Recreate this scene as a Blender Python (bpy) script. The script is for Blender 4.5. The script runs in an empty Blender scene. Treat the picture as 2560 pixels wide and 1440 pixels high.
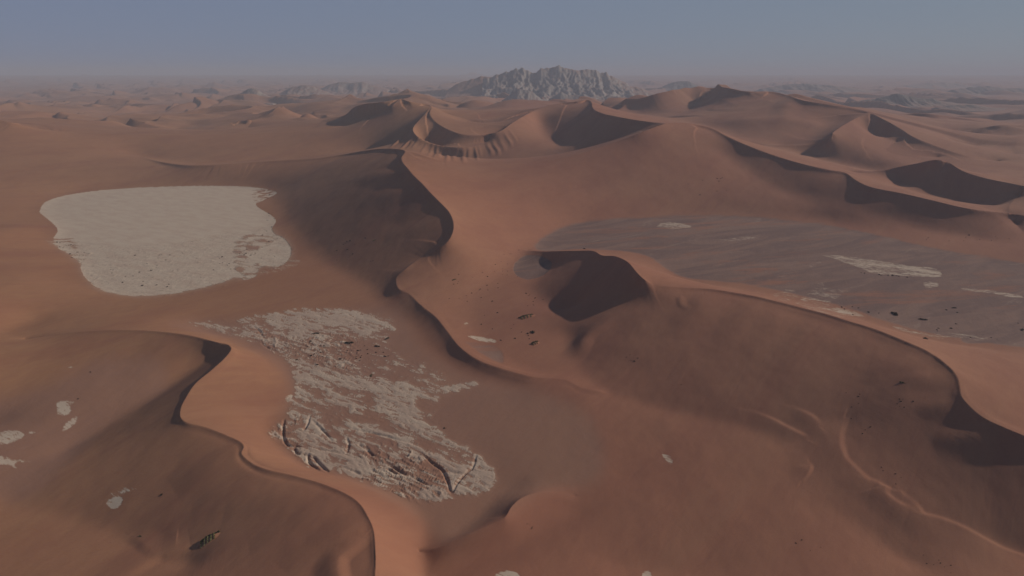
import bpy, math, random
import numpy as np
C = bpy.context.scene
COL = C.collection
R = math.radians

# ------------------------------------------------------------------ camera, sky, sun, exposure
CAM_H = 400.0
F = 1706.7                       # focal length in photo pixels (2560 wide)
PITCH = math.atan(535.0 / F)     # flat horizon at photo row 185
SUN_EL, SUN_AZ = 27.0, 22.0      # elevation; azimuth measured from +X (right) towards +Y (away)

cam_d = bpy.data.cameras.new('camera'); cam = bpy.data.objects.new('camera', cam_d); COL.objects.link(cam)
cam.location = (0, 0, CAM_H); cam.rotation_euler = (math.pi/2 - PITCH, 0, 0)
cam_d.sensor_width = 36.0; cam_d.lens = 36.0 * F / 2560.0
cam_d.clip_start = 1.0; cam_d.clip_end = 400000.0
C.camera = cam

world = bpy.data.worlds.new('World'); C.world = world; world.use_nodes = True
nt = world.node_tree; nt.nodes.clear()
sky = nt.nodes.new('ShaderNodeTexSky'); sky.sky_type = 'NISHITA'; sky.sun_disc = False
sky.sun_elevation = R(SUN_EL); sky.sun_rotation = R(90 - SUN_AZ)
sky.altitude = 900; sky.air_density = 1.0; sky.dust_density = 0.6; sky.ozone_density = 2.0
# desert dust veils the sky: the clear-air sky is mostly replaced by an even grey-blue
mix = nt.nodes.new('ShaderNodeMixRGB'); mix.inputs['Color2'].default_value = (3.95, 4.75, 6.8, 1)
tint = nt.nodes.new('ShaderNodeMixRGB'); tint.inputs['Color1'].default_value = (3.75, 4.6, 7.1, 1); tint.inputs['Color2'].default_value = (4.05, 4.95, 6.4, 1)
tc = nt.nodes.new('ShaderNodeTexCoord'); sz = nt.nodes.new('ShaderNodeSeparateXYZ'); veil = nt.nodes.new('ShaderNodeMapRange')
veil.inputs[1].default_value = 0.12; veil.inputs[2].default_value = 0.6; veil.inputs[3].default_value = 0.86; veil.inputs[4].default_value = 0.05
side_ = nt.nodes.new('ShaderNodeMapRange'); side_.inputs[1].default_value = -0.6; side_.inputs[2].default_value = 0.6
nt.links.new(sz.outputs['X'], side_.inputs[0]); nt.links.new(side_.outputs[0], tint.inputs['Fac']); nt.links.new(tint.outputs[0], mix.inputs['Color2'])
nt.links.new(tc.outputs['Generated'], sz.inputs[0]); nt.links.new(sz.outputs['Z'], veil.inputs[0]); nt.links.new(veil.outputs[0], mix.inputs['Fac'])
bg = nt.nodes.new('ShaderNodeBackground'); bg.inputs['Strength'].default_value = 0.08
out = nt.nodes.new('ShaderNodeOutputWorld')
nt.links.new(sky.outputs[0], mix.inputs['Color1']); nt.links.new(mix.outputs[0], bg.inputs['Color']); nt.links.new(bg.outputs[0], out.inputs['Surface'])

sun_d = bpy.data.lights.new('sun', 'SUN'); sun = bpy.data.objects.new('sun', sun_d); COL.objects.link(sun)
sun_d.energy = 4.9; sun_d.angle = R(0.6); sun_d.color = (1.0, 0.90, 0.78)
az, el = R(SUN_AZ), R(SUN_EL)
from mathutils import Vector
sdir = Vector((math.cos(az)*math.cos(el), math.sin(az)*math.cos(el), math.sin(el)))
sun.rotation_euler = (-sdir).to_track_quat('-Z', 'Y').to_euler()

C.view_settings.view_transform = 'Standard'; C.view_settings.look = 'None'
C.view_settings.exposure = -0.82; C.view_settings.gamma = 1.0
C.render.engine = 'CYCLES'

HAZE = True; HAZE_D = 5.6e-5; HAZE_COL = (.67, .725, .83, 1)

# ------------------------------------------------------------------ helpers
CP, SP = math.cos(PITCH), math.sin(PITCH)
def world_of(x, y, h):
    """photo direction (x, y) met at height h -> world x, y"""
    x = np.asarray(x, float); y = np.asarray(y, float); h = np.asarray(h, float)
    u = (x-1280)/F; v = (720-y)/F
    dx, dy, dz = u, CP + v*SP, -SP + v*CP
    t = (h-CAM_H)/dz
    return dx*t, dy*t

def catmull(P, n=14):
    P = np.asarray(P, float)
    Q = np.vstack([2*P[0]-P[1], P, 2*P[-1]-P[-2]])
    out = []
    t = np.linspace(0, 1, n, endpoint=False)[:, None]
    for i in range(1, len(Q)-2):
        p0, p1, p2, p3 = Q[i-1], Q[i], Q[i+1], Q[i+2]
        # centripetal-ish: damp tangents so unequal spacing does not overshoot
        d01, d12, d23 = [max(1e-6, np.linalg.norm((b-a)[:2])**.5) for a, b in ((p0,p1),(p1,p2),(p2,p3))]
        m1 = (p2-p1) + d12*((p1-p0)/d01 - (p2-p0)/(d01+d12))
        m2 = (p2-p1) + d12*((p3-p2)/d23 - (p3-p1)/(d12+d23))
        out.append((2*t**3-3*t**2+1)*p1 + (t**3-2*t**2+t)*m1 + (-2*t**3+3*t**2)*p2 + (t**3-t**2)*m2)
    out.append(P[-1:])
    return np.vstack(out)

def line_world(P):
    """photo polyline with heights [(x, y, h)...] -> smooth world polyline (x, y, z)"""
    S = catmull(P)
    wx, wy = world_of(S[:, 0], S[:, 1], S[:, 2])
    return np.stack([wx, wy, S[:, 2]], 1)

_rng = np.random.RandomState(7)
_perm = _rng.permutation(256); _perm = np.concatenate([_perm, _perm, _perm])
_ang = _rng.rand(256)*2*np.pi; _gx, _gy = np.cos(_ang), np.sin(_ang)
def perlin(x, y, seed=0):
    x = np.asarray(x) + seed*17.31; y = np.asarray(y) - seed*9.77
    xi = np.floor(x).astype(np.int64); yi = np.floor(y).astype(np.int64)
    xf = x-xi; yf = y-yi
    xi &= 255; yi &= 255
    u = xf**3*(xf*(xf*6-15)+10); v = yf**3*(yf*(yf*6-15)+10)
    def g(ix, iy, fx, fy):
        k = _perm[_perm[ix & 255] + (iy & 255)]
        return _gx[k]*fx + _gy[k]*fy
    a = g(xi, yi, xf, yf); b = g(xi+1, yi, xf-1, yf)
    c = g(xi, yi+1, xf, yf-1); d = g(xi+1, yi+1, xf-1, yf-1)
    return 1.4*((a*(1-u)+b*u)*(1-v) + (c*(1-u)+d*u)*v)
def fbm(x, y, oct=4, seed=0, gain=.5):
    s = 0; a = 1; n = 0
    for k in range(oct):
        s = s + a*perlin(x*2**k, y*2**k, seed+k*3); n += a; a *= gain
    return s/n
def ridged(x, y, oct=4, seed=0, gain=.5):
    s = 0; a = 1; n = 0
    for k in range(oct):
        s = s + a*(1-np.abs(perlin(x*2**k, y*2**k, seed+k*5))*2); n += a; a *= gain
    return s/n
def smooth(a, b, x):
    t = np.clip((x-a)/(b-a), 0, 1); return t*t*(3-2*t)

# ------------------------------------------------------------------ traced lines of the terrain (photo x, y, height in metres)
CREST = {
 'pan': [[(350,391,52),(390,402,52),(450,412,54),(520,413,57),(640,405,65),(800,395,84),(870,384,104),(940,373,134),(985,372,150),(1012,378,158),
          (1003,396,155),(1015,418,149),(1050,455,137),(1090,497,120),(1122,530,106),(1134,562,92),(1127,592,79),(1102,618,63),
          (1056,642,45),(1016,670,34),(991,694,23),(995,720,19),(1022,734,16),(1050,761,15),(1089,792,14),(1116,825,13),
          (1149,867,12.5),(1196,900,11),(1247,919,10),(1284,930,9),(1330,942,9),(1378,946,9),(1418,951,9),(1452,969,9),(1505,980,9)]],
 'saddle': [[(1012,378,158),(1025,379,157),(1055,388,152),(1102,402,136),(1170,412,120),(1237,414,113),(1344,405,116),(1438,387,134),(1539,355,168),
          (1606,330,200),(1650,313,218),(1672,308,221),(1705,307,219),(1740,311,212),(1780,321,200),(1818,341,180),(1869,364,156),(1936,389,132),
          (2003,409,118),(2070,424,107),(2114,432,102),(2137,449,93),(2171,466,85),(2258,484,76),(2339,503,67),(2406,519,59),(2466,528,53),(2513,532,49),(2600,545,42),(2750,560,40)]],
 'bowl': [[(867,316,130),(884,311,140),(934,288,185),(983,261,245),(1001,248,265),(1022,254,258),(1052,258,247),(1078,266,234),(1074,284,214),
           (1089,305,186),(1129,328,156),(1170,338,142),(1203,338,142),(1253,326,160),(1280,307,182),(1359,267,225),(1438,254,250),(1476,252,257),
           (1482,271,240),(1499,281,232),(1539,291,225),(1589,300,221),(1626,305,219),(1660,308,221)],
          [(850,317,128),(880,275,205),(906,262,238),(951,256,252),(1001,248,265)],
          [(1078,266,234),(1055,292,202),(1032,321,168),(1040,338,148),(1069,354,124),(1112,366,107),(1156,369,104),(1203,360,110),(1240,343,126),(1262,327,147),(1280,307,182)],
          [(1078,266,234),(1112,283,196),(1163,296,172),(1203,301,164),(1280,288,182),(1359,267,225)]],
 'left': [[(-400,262,270),(-200,280,235),(0,300,205),(47,311,185),(134,328,145),(269,335,125),(437,338,112),(511,337,108),(638,334,108),(773,328,115),(867,316,130)]],
 'far_right': [[(1500,282,120),(1545,266,182),(1600,249,232),(1667,229,284),(1727,222,298),(1768,220,303),(1785,221,301),(1801,224,298),(1862,232,288),(1929,231,290),(1969,238,280),
           (1996,249,266),(2070,262,246),(2137,274,226),(2174,283,214),(2221,305,182),(2255,325,152),(2282,342,130),(2339,365,100),(2406,387,74),(2450,398,60),(2500,405,48)],
          [(2174,283,214),(2144,294,198),(2097,320,170),(2077,338,149),(2080,348,131),(2066,360,110),(2021,362,104),(1950,363,102),(1860,364,98)],
          [(2245,354,106),(2226,364,96),(2221,373,88),(2238,382,78),(2289,390,69),(2345,394,61)]],
 'dark': [[(2130,434,60),(2200,426,72),(2290,409,104),(2338,400,125),(2367,404,121),(2405,427,102),(2456,444,88),(2520,457,82),(2560,465,78),(2700,492,72)]],
 'edge': [[(2562,480,53),(2552,488,50),(2534,500,46),(2523,520,44),(2529,540,34),(2545,566,22),(2580,600,8)]],
 'slipface': [[(1318,626,4),(1335,627,12),(1380,628,26),(1440,627,40),(1485,628,54),(1504,638,62),(1539,641,73),(1569,655,82),(1589,678,81),(1609,698,76),(1634,713,66),(1664,716,64),
           (1700,719,62),(1767,723,61),(1851,734,62),(1935,753,64),(2019,773,67),(2103,797,71),(2177,819,74),(2237,842,77),(2305,872,80),(2345,896,82),
           (2378,923,82.5),(2394,946,82),(2400,972,81),(2402,990,79.5),(2415,1008,78.6),(2456,1043,76.6),(2506,1070,75.6),(2560,1091,75),(2700,1140,72),(2900,1200,70)]],
 'front': [[(60,850,16),(130,838,22),(202,830,28),(302,825,33),(403,829,36),(487,841,38),(544,856,39),(569,861,39),(578,870,39),(568,888,39),(531,923,39),(487,960,40),(467,990,40),
           (452,1020,40),(451,1043,40),(465,1056,39),(510,1067,38),(564,1087,37),(604,1107,37),(610,1119,37),(604,1135,37),(625,1155,37),(665,1174,38),
           (739,1191,39),(806,1211,41),(860,1233,43),(899,1260,45),(917,1288,47),(934,1325,49),(939,1376,52),(938,1440,55),(925,1560,60),(880,1800,60)]],
 'low': [[(1047,1381,2),(1104,1366,8),(1171,1336,13),(1238,1306,16),(1263,1292,17.5),(1278,1268,18),(1299,1248,17),(1339,1233,14),(1389,1232,10),(1440,1240,7)]],
 'small': [[(500,337,60),(540,318,85),(564,308,100),(600,304,108),(632,302,112),(655,298,90)],
           [(632,302,112),(622,318,80),(612,332,55)],
           [(635,300,95),(679,290,120),(709,271,150),(700,283,125),(679,298,92)],
           [(834,266,130),(855,252,165),(879,242,190),(894,261,140)],
           [(985,243,200),(1004,238,214),(1021,230,238),(1024,242,205)],
           [(2372,335,70),(2422,325,90),(2452,320,105),(2489,315,120),(2516,314,122),(2560,316,118),(2700,330,90)],
           [(2452,320,105),(2446,334,80),(2430,343,60),(2392,345,52)],
           [(2523,315,121),(2516,332,90),(2513,348,65)],
           [(2405,373,50),(2473,358,72),(2540,348,88),(2600,340,90),(2700,340,80)],
           [(2545,348,88),(2536,370,66),(2533,392,45)]],
}
# valleys and feet: used while the large shapes form, then rounded off
FOOT = [
 [(330,388,48),(480,410,36),(640,403,33),(800,392,38),(900,377,50),(985,376,56),(1060,386,58),(1102,399,54),(1170,409,50),(1237,411,52),(1344,402,64),(1438,383,92),(1539,351,146),(1606,327,190)],
 [(690,478,2),(706,520,4),(725,560,5),(760,600,5),(820,655,5),(880,690,4),(930,722,3),(952,745,2),(998,778,2),(1040,806,1),(1064,835,1),(1080,862,1),(1120,890,1),(1165,925,1),(1235,950,1),(1290,968,2)],
 [(1345,600,3),(1300,640,3),(1240,690,3),(1180,740,3),(1180,800,3),(1210,860,3),(1270,900,3),(1350,930,3)],
 [(1650,730,60),(1600,752,47),(1530,785,32),(1470,830,18),(1430,880,8)],
 [(1330,640,1),(1372,648,2),(1386,658,3),(1370,678,2),(1345,698,1),(1325,718,1),(1350,742,1),(1388,768,2),(1450,772,6)],
 [(1420,840,2),(1440,900,4),(1500,970,6),(1650,1020,10),(1900,1080,22),(2040,1110,30)],
 [(590,865,2),(640,874,1),(690,900,0),(722,945,0),(720,1000,0),(690,1050,0),(668,1090,0),(702,1112,0),(728,1132,0),(745,1161,0),(779,1174,0),(846,1189,0),(911,1209,0),(975,1235,0),(1027,1262,0),(1055,1300,0),(1060,1370,0),(1050,1460,0)],
 [(560,882,30),(520,900,20),(470,937,14),(425,970,12),(336,1023,9),(250,1080,6),(150,1140,4)],
 [(1480,550,8),(1560,538,8),(1700,530,8),(1850,530,8),(2003,542,6),(2130,562,3),(2258,590,2),(2350,612,2),(2450,632,2),(2600,660,2)],
 [(1815,385,126),(1870,428,86),(1930,468,55),(2000,489,41),(2100,520,33),(2200,542,21),(2300,568,11),(2400,591,4),(2500,605,1)],
 [(1640,660,2),(1700,705,2),(1800,716,2),(1935,737,2),(2100,783,2),(2237,826,2),(2340,856,2),(2480,872,2),(2700,890,2)],
 [(1720,303,160),(1790,322,135),(1869,351,113),(1960,354,108),(2005,350,114)], [(1850,292,192),(1960,300,184),(2040,303,182)],
 [(1848,237,272),(1818,246,246),(1770,261,192),(1720,278,164),(1680,300,150)],
 [(2120,297,190),(2090,308,167),(2060,325,143),(2035,338,126),(2019,357,106)],
 [(950,263,234),(910,278,200),(876,298,160),(853,314,122)],
 [(1950,375,74),(2050,400,52),(2160,425,26),(2250,450,34),(2262,470,40),(2340,493,27),(2400,510,15),(2440,517,13),(2500,523,16),(2530,515,24)],
 [(-300,262,110),(-100,280,90),(0,291,72),(134,317,52),(269,327,42),(437,331,36),(560,331,36)],
 [(1570,284,138),(1600,291,131),(1640,298,134),(1675,301,147)],
 [(1510,264,238),(1540,275,208),(1590,292,199),(1622,302,200)],
 [(2150,332,126),(2182,350,100),(2235,353,102)], [(2200,395,70),(2260,408,58),(2340,412,48)],
 [(-300,640,70),(-100,600,46),(0,575,30),(80,560,12)], [(-300,760,90),(-100,740,55),(0,720,36),(60,700,24),(150,700,7),(200,720,3)],
 [(-300,900,70),(-100,860,36),(0,830,20),(100,800,8)],
 [(0,1060,4),(-200,1080,8)], [(0,1250,6),(200,1300,8),(400,1380,13),(480,1420,16)], [(-200,1500,16),(200,1600,18)],
 [(1340,320,128),(1370,345,110),(1420,370,98)], [(700,300,40),(800,305,50),(840,312,60)],
 [(1200,318,138),(1160,315,142),(1240,316,140)],
 [(1290,1215,0),(1250,1240,0),(1215,1285,0),(1140,1335,1)],
 [(1450,1280,5),(1350,1330,5),(1250,1380,4),(1150,1420,3),(1060,1500,2)],
 [(2110,1050,38),(2100,1112,35),(2163,1198,32),(2284,1275,29),(2412,1325,26),(2560,1393,21),(2750,1480,14)],
 [(1500,1400,8),(1800,1430,12),(2000,1260,22),(2300,1420,15)],
]
FLAT = [  # floors: closed outlines, height
 ([(98,530),(110,508),(150,492),(250,476),(400,467),(560,465),(650,470),(692,482),(660,500),(640,512),(690,550),(680,575),(725,615),(722,640),(655,665),(560,705),(460,730),(340,740),(250,725),(210,690),(195,655),(130,605),(144,575)], 0.0),
 ([(470,805),(640,785),(850,768),(960,790),(985,830),(1010,900),(1110,950),(1190,955),(1110,1000),(1100,1080),(1190,1110),(1245,1190),(1170,1240),(1050,1260),(900,1205),(745,1162),(668,1085),(735,990),(720,930),(640,860),(540,840)], 0.0),
 ([(1350,600),(1420,565),(1600,545),(1850,542),(2003,556),(2130,575),(2350,625),(2600,670),(2700,720),(2700,850),(2480,850),(2340,835),(2200,795),(2100,765),(1935,722),(1800,702),(1700,690),(1620,640),(1480,622),(1340,622)], 0.0),
]

# ------------------------------------------------------------------ terrain grid: fans out around the viewpoint, finer where nearer
def geo(a, b, ratio):
    n = int(math.log(b/a)/ratio)+1
    return np.exp(np.linspace(math.log(a), math.log(b), n))
DTH = 0.00125
th_main = np.arange(-0.75, 0.75+DTH/2, DTH)
side = 0.75 + DTH*np.cumsum(1.045**np.arange(1, 78)); side = side[side < 1.9]
TH = np.concatenate([-side[::-1], th_main, side])
RR = np.concatenate([geo(110, 430, .02)[:-1], geo(430, 6500, .0030)[:-1], geo(6500, 20000, .0050)[:-1], geo(20000, 72000, .010)])
while (len(TH)-1) % 16: TH = np.append(TH, TH[-1]+.02)
while (len(RR)-1) % 16: RR = np.append(RR, RR[-1]*1.03)
NT, NR = len(TH), len(RR)
print('grid', NR, NT)
LR = np.log(RR)

def to_idx(wx, wy, TH_, LR_):
    th = np.arctan2(wx, wy); lr = np.log(np.hypot(wx, wy))
    return np.interp(lr, LR_, np.arange(len(LR_))), np.interp(th, TH_, np.arange(len(TH_)))

crest_lines = [(g, line_world(P)) for g, Ls in CREST.items() for P in Ls]
foot_lines = [line_world(P) for P in FOOT]

def poly_mask(poly_px, h=0.0, TH_=None, LR_=None, world_pts=None):
    """grid mask of a closed outline"""
    TH_ = TH if TH_ is None else TH_; LR_ = LR if LR_ is None else LR_
    if world_pts is None:
        P = catmull([(x, y, h) for x, y in poly_px + [poly_px[0]]], 6)
        wx, wy = world_of(P[:, 0], P[:, 1], h)
    else: wx, wy = world_pts
    pr, pt = to_idx(wx, wy, TH_, LR_)
    m = np.zeros((len(LR_), len(TH_)), bool)
    r0, r1 = max(0, int(pr.min())), min(len(LR_)-1, int(pr.max())+1)
    t0, t1 = max(0, int(pt.min())), min(len(TH_)-1, int(pt.max())+1)
    rr = np.arange(r0, r1+1)[:, None].astype(float); tt = np.arange(t0, t1+1)[None].astype(float)
    ins = np.zeros((r1-r0+1, t1-t0+1), bool)
    for i in range(len(pr)-1):
        a, b = pr[i], pr[i+1]
        if a == b: continue
        cond = (rr >= min(a, b)) & (rr < max(a, b))
        xx = pt[i] + (rr-a)*(pt[i+1]-pt[i])/(b-a)
        ins ^= cond & (tt < xx)
    m[r0:r1+1, t0:t1+1] = ins
    return m

def jacobi(Z, fix, val, TH_, LR_, n, soft=None):
    ds_u = np.diff(LR_); dt_u = np.diff(TH_)
    a = np.zeros((len(LR_), 1)); b = np.zeros((len(LR_), 1)); c = np.zeros((1, len(TH_))); d = np.zeros((1, len(TH_)))
    a[1:-1, 0] = 2/(ds_u[1:]*(ds_u[1:]+ds_u[:-1])); b[1:-1, 0] = 2/(ds_u[:-1]*(ds_u[1:]+ds_u[:-1]))
    a[0] = 2/ds_u[0]**2; b[-1] = 2/ds_u[-1]**2
    c[0, 1:-1] = 2/(dt_u[1:]*(dt_u[1:]+dt_u[:-1])); d[0, 1:-1] = 2/(dt_u[:-1]*(dt_u[1:]+dt_u[:-1]))
    c[0, 0] = 2/dt_u[0]**2; d[0, -1] = 2/dt_u[-1]**2
    S = (a+b+c+d).astype(np.float32); a = (a/S).astype(np.float32); b = (b/S).astype(np.float32); c = (c/S).astype(np.float32); d = (d/S).astype(np.float32)
    Z = Z.astype(np.float32); N = np.empty_like(Z)
    for _ in range(n):
        N[:-1] = a[:-1]*Z[1:]; N[-1] = 0
        N[1:] += b[1:]*Z[:-1]
        N[:, :-1] += c[:, :-1]*Z[:, 1:]
        N[:, 1:] += d[:, 1:]*Z[:, :-1]
        if soft is not None: N += (soft[1]-N)*soft[0]
        N[fix] = val[fix]
        Z, N = N, Z
    return Z

def steps(L, TH_, LR_):
    """the line sampled where it crosses grid rows (or columns where it runs along them)"""
    r, t = to_idx(L[:, 0], L[:, 1], TH_, LR_)
    out = []
    for k in range(len(L)-1):
        dr, dt = r[k+1]-r[k], t[k+1]-t[k]
        a, b = (r[k], r[k+1]) if abs(dr) >= abs(dt) else (t[k], t[k+1])
        if a == b: continue
        lo, hi = min(a, b), max(a, b)
        q = np.arange(math.ceil(lo), math.floor(hi)+1)
        if len(q) == 0: continue
        f = ((q-a)/(b-a))[:, None]
        out.append(L[k][None]*(1-f) + L[k+1][None]*f)
    return np.vstack(out)

def raster(lines, TH_, LR_):
    num = np.zeros((len(LR_), len(TH_))); den = np.zeros_like(num)
    for L in lines:
        D = steps(L, TH_, LR_)
        ri, ti = to_idx(D[:, 0], D[:, 1], TH_, LR_)
        ok = (ri > 0) & (ri < len(LR_)-1) & (ti > 0) & (ti < len(TH_)-1)
        ri = np.rint(ri[ok]).astype(int); ti = np.rint(ti[ok]).astype(int)
        np.add.at(num, (ri, ti), D[ok, 2]); np.add.at(den, (ri, ti), 1)
    m = den > 0
    return m, np.where(m, num/np.maximum(den, 1), 0)

CL = [L for _, L in crest_lines]
Z = None
for s, n in ((16, 2500), (8, 700), (4, 300), (2, 160), (1, 90)):
    T_, L_ = TH[::s], LR[::s]
    if Z is None: Z = np.full((len(L_), len(T_)), 20.0)
    else:
        ri = np.interp(L_, pL, np.arange(len(pL))); ti = np.interp(T_, pT, np.arange(len(pT)))
        r0 = np.clip(np.floor(ri).astype(int), 0, len(pL)-2); t0 = np.clip(np.floor(ti).astype(int), 0, len(pT)-2)
        fr = (ri-r0)[:, None]; ft = (ti-t0)[None]
        A = Z[r0]*(1-fr) + Z[r0+1]*fr
        Z = A[:, t0]*(1-ft) + A[:, t0+1]*ft
    mc, vc = raster(CL, T_, L_)
    fix = np.zeros(Z.shape, bool); val = np.zeros(Z.shape, np.float32)
    if s >= 2:
        for poly, h in FLAT:
            m = poly_mask(poly, 0.0, T_, L_); fix |= m; val[m] = h
        mf, vf = raster(foot_lines, T_, L_); fix |= mf; val[mf] = vf[mf]
    RRr = np.exp(L_)
    far = RRr > 7200; fix[far] = True; val[far] = 12
    fix |= mc; val[mc] = vc[mc]
    Z = jacobi(Z, fix, val, T_, L_, n)
    pT, pL = T_, L_
Z = Z.astype(float)

GX = RR[:, None]*np.sin(TH)[None]; GY = RR[:, None]*np.cos(TH)[None]
RG = np.broadcast_to(RR[:, None], GX.shape)
crest_node = np.zeros(Z.shape, bool); snapd = np.full(Z.shape, 9e9)
SX, SY = GX.copy(), GY.copy()
for g, L in crest_lines:
    D = steps(L, TH, LR)
    ri, ti = to_idx(D[:, 0], D[:, 1], TH, LR)
    ok = (ri > 1) & (ri < NR-2) & (ti > 1) & (ti < NT-2)
    D, ri, ti = D[ok], ri[ok], ti[ok]
    a, b = np.rint(ri).astype(int), np.rint(ti).astype(int)
    dd = np.hypot(ri-a, ti-b)
    for k in np.argsort(-dd):
        if dd[k] < snapd[a[k], b[k]]:
            snapd[a[k], b[k]] = dd[k]; crest_node[a[k], b[k]] = True
            SX[a[k], b[k]], SY[a[k], b[k]] = D[k, 0], D[k, 1]; Z[a[k], b[k]] = D[k, 2]

def blur(A, n):
    A = A.astype(np.float32)
    for _ in range(n):
        B = A.copy(); B[1:-1] = (A[:-2]+2*A[1:-1]+A[2:])/4
        A = B.copy(); A[:, 1:-1] = (B[:, :-2]+2*B[:, 1:-1]+B[:, 2:])/4
    return A

# ------------------------------------------------------------------ smaller relief laid over the large shapes
def signed_line(L, reach):
    """signed distance (positive to the right of travel) and the line's third value, near a world polyline"""
    ri, ti = to_idx(L[:, 0], L[:, 1], TH, LR)
    rad = np.hypot(L[:, 0], L[:, 1])
    r0, r1 = np.searchsorted(RR, max(111, rad.min()-reach)), np.searchsorted(RR, rad.max()+reach)
    pad = reach/rad.min()/DTH
    t0, t1 = int(max(0, ti.min()-pad)), int(min(NT, ti.max()+pad))
    sl = (slice(r0, min(NR, r1)), slice(t0, t1))
    x, y = GX[sl], GY[sl]
    best = np.full(x.shape, 1e9); sg = np.zeros(x.shape); val = np.zeros(x.shape)
    for k in range(len(L)-1):
        ax, ay, bx, by = L[k, 0], L[k, 1], L[k+1, 0], L[k+1, 1]
        ex, ey = bx-ax, by-ay; l2 = ex*ex+ey*ey+1e-9
        t = np.clip(((x-ax)*ex+(y-ay)*ey)/l2, 0, 1)
        qx, qy = x-ax-t*ex, y-ay-t*ey
        d = np.hypot(qx, qy); m = d < best
        best[m] = d[m]; sg[m] = np.sign((qx*ey-qy*ex))[m]; val[m] = (L[k, 2]+(L[k+1, 2]-L[k, 2])*t)[m]
    return sl, best, sg, val
def add_ridge(pts, wl, wr, base=10.0):
    """pts: photo x, y and ridge height; wl / wr = width of each flank"""
    P = catmull(pts)
    hs = P[:, 2]
    wx, wy = world_of(P[:, 0], P[:, 1], base)
    sl, d, sg, h = signed_line(np.stack([wx, wy, hs], 1), max(wl, wr))
    w = np.where(sg > 0, wr, wl)
    t = np.clip(1-d/w, 0, 1)
    p = np.where(w > 25, t*t, t)
    Z[sl] += h*p

def ground_at(wx, wy):
    ri, ti = to_idx(np.asarray(wx, float), np.asarray(wy, float), TH, LR)
    r0 = np.clip(np.floor(ri).astype(int), 0, NR-2); t0 = np.clip(np.floor(ti).astype(int), 0, NT-2)
    fr, ft = ri-r0, ti-t0
    return (Z[r0, t0]*(1-fr)+Z[r0+1, t0]*fr)*(1-ft) + (Z[r0, t0+1]*(1-fr)+Z[r0+1, t0+1]*fr)*ft
_tt = np.exp(np.linspace(math.log(200), math.log(30000), 2500))
def spot(px, py):
    """where the sight line of a photo point meets the ground"""
    u = (px-1280)/F; v = (720-py)/F
    d = np.array([u, CP+v*SP, -SP+v*CP])
    x, y, z = d[0]*_tt, d[1]*_tt, CAM_H+d[2]*_tt
    g = ground_at(x, y)
    k = int(np.argmax(z < g)); k = max(k, 1)
    a, b = (z-g)[k-1], (z-g)[k]
    t = _tt[k-1] + (_tt[k]-_tt[k-1])*a/(a-b+1e-12)
    return d[0]*t, d[1]*t, CAM_H+d[2]*t
def ground_line(pts, n=10):
    P = catmull(pts, n)
    return np.array([list(spot(p[0], p[1])[:2])+[p[2]] for p in P])
def ridge_on_ground(pts, wl, wr, soft=True):
    sl, d, sg, h = signed_line(ground_line(pts), max(wl, wr))
    t = np.clip(1-d/np.where(sg > 0, wr, wl), 0, 1)
    Z[sl] += h*(t*t*(3-2*t) if soft else t)
def ground_mask(poly, n=6):
    P = catmull([(x, y, 0) for x, y in poly+[poly[0]]], n)
    W = np.array([spot(p[0], p[1])[:2] for p in P])
    return poly_mask(None, world_pts=(W[:, 0], W[:, 1])).astype(np.float32)

# ------------------------------------------------------------------ small ridges, spurs and gullies on the dunes
ridge_on_ground([(2108,1050,.5),(2097,1084,1.3),(2097,1114,1.7),(2107,1144,1.7),(2133,1171,1.3),(2163,1198,1.3),(2190,1208,.7)], 7, 38)
ridge_on_ground([(2185,1206,.4),(2210,1220,1.2),(2209,1232,1.4),(2224,1248,1.3),(2251,1265,1.1),(2275,1275,.4)], 6, 26)
ridge_on_ground([(2275,1252,.4),(2290,1270,1.1),(2305,1287,1.5),(2355,1302,1.5),(2412,1325,1.4),(2472,1356,1.5),(2513,1376,1.4),(2580,1400,1.5)], 6, 34)
ridge_on_ground([(1870,1030,.3),(1900,1040,.8),(1935,1055,1.6),(1960,1068,1.6),(2000,1088,1.4),(2012,1095,.4)], 7, 30)
ridge_on_ground([(1980,1020,.3),(2025,1042,1.4),(2045,1062,.5)], 7, 30)
ridge_on_ground([(2022,1160,.4),(2024,1172,1.2),(2005,1200,.5)], 4, 20)
ridge_on_ground([(1600,775,.5),(1545,797,1.5),(1500,820,2.6),(1465,843,3.4),(1448,875,2.4),(1430,900,.5)], 20, 26)
ridge_on_ground([(1700,745,1),(1703,762,1.2),(1712,770,.5)], 12, 8)
ridge_on_ground([(1975,240,3),(1967,262,9),(1962,288,7),(1958,312,0)], 90, 90)
ridge_on_ground([(905,1345,.5),(869,1378,2.2),(844,1402,3.2),(841,1428,3.2),(848,1470,3)], 11, 20)
ridge_on_ground([(300,1440,1),(400,1392,2.4),(440,1382,2.4),(476,1362,.5)], 34, 12)
ridge_on_ground([(330,1340,.3),(355,1355,1.2),(372,1372,1),(400,1385,.3)], 16, 9)
# soft swells running down the near left and right flanks
for (x0, y0, x1, y1, hh, w) in ((917,1290,700,1420,5,26),(880,1245,620,1360,4,30),(800,1215,560,1290,4,30),(604,1125,430,1220,5,30),(700,1185,480,1280,3,34),
                            (2380,930,2230,960,3,24),(2400,990,2290,1035,3.5,24),(2300,880,2160,960,4,30),(2500,1080,2330,1110,6,26),(2340,900,2200,1000,3,24),
                            (2050,790,1940,930,4,34),(1900,745,1790,900,5,40),(1960,760,1860,940,3,30),(1780,725,1690,850,5,34),
                            (1090,500,1000,520,5,60),(1060,465,900,500,6,70),(1125,535,960,600,5,50),(1020,425,880,445,8,60)):
    hh *= .5; w *= 1.25
    ridge_on_ground([(x0, y0, .4*hh), ((2*x0+x1)/3, (2*y0+y1)/3+4, hh), ((x0+2*x1)/3, (y0+2*y1)/3, .7*hh), (x1, y1, 0)], w, w*.8)
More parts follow.
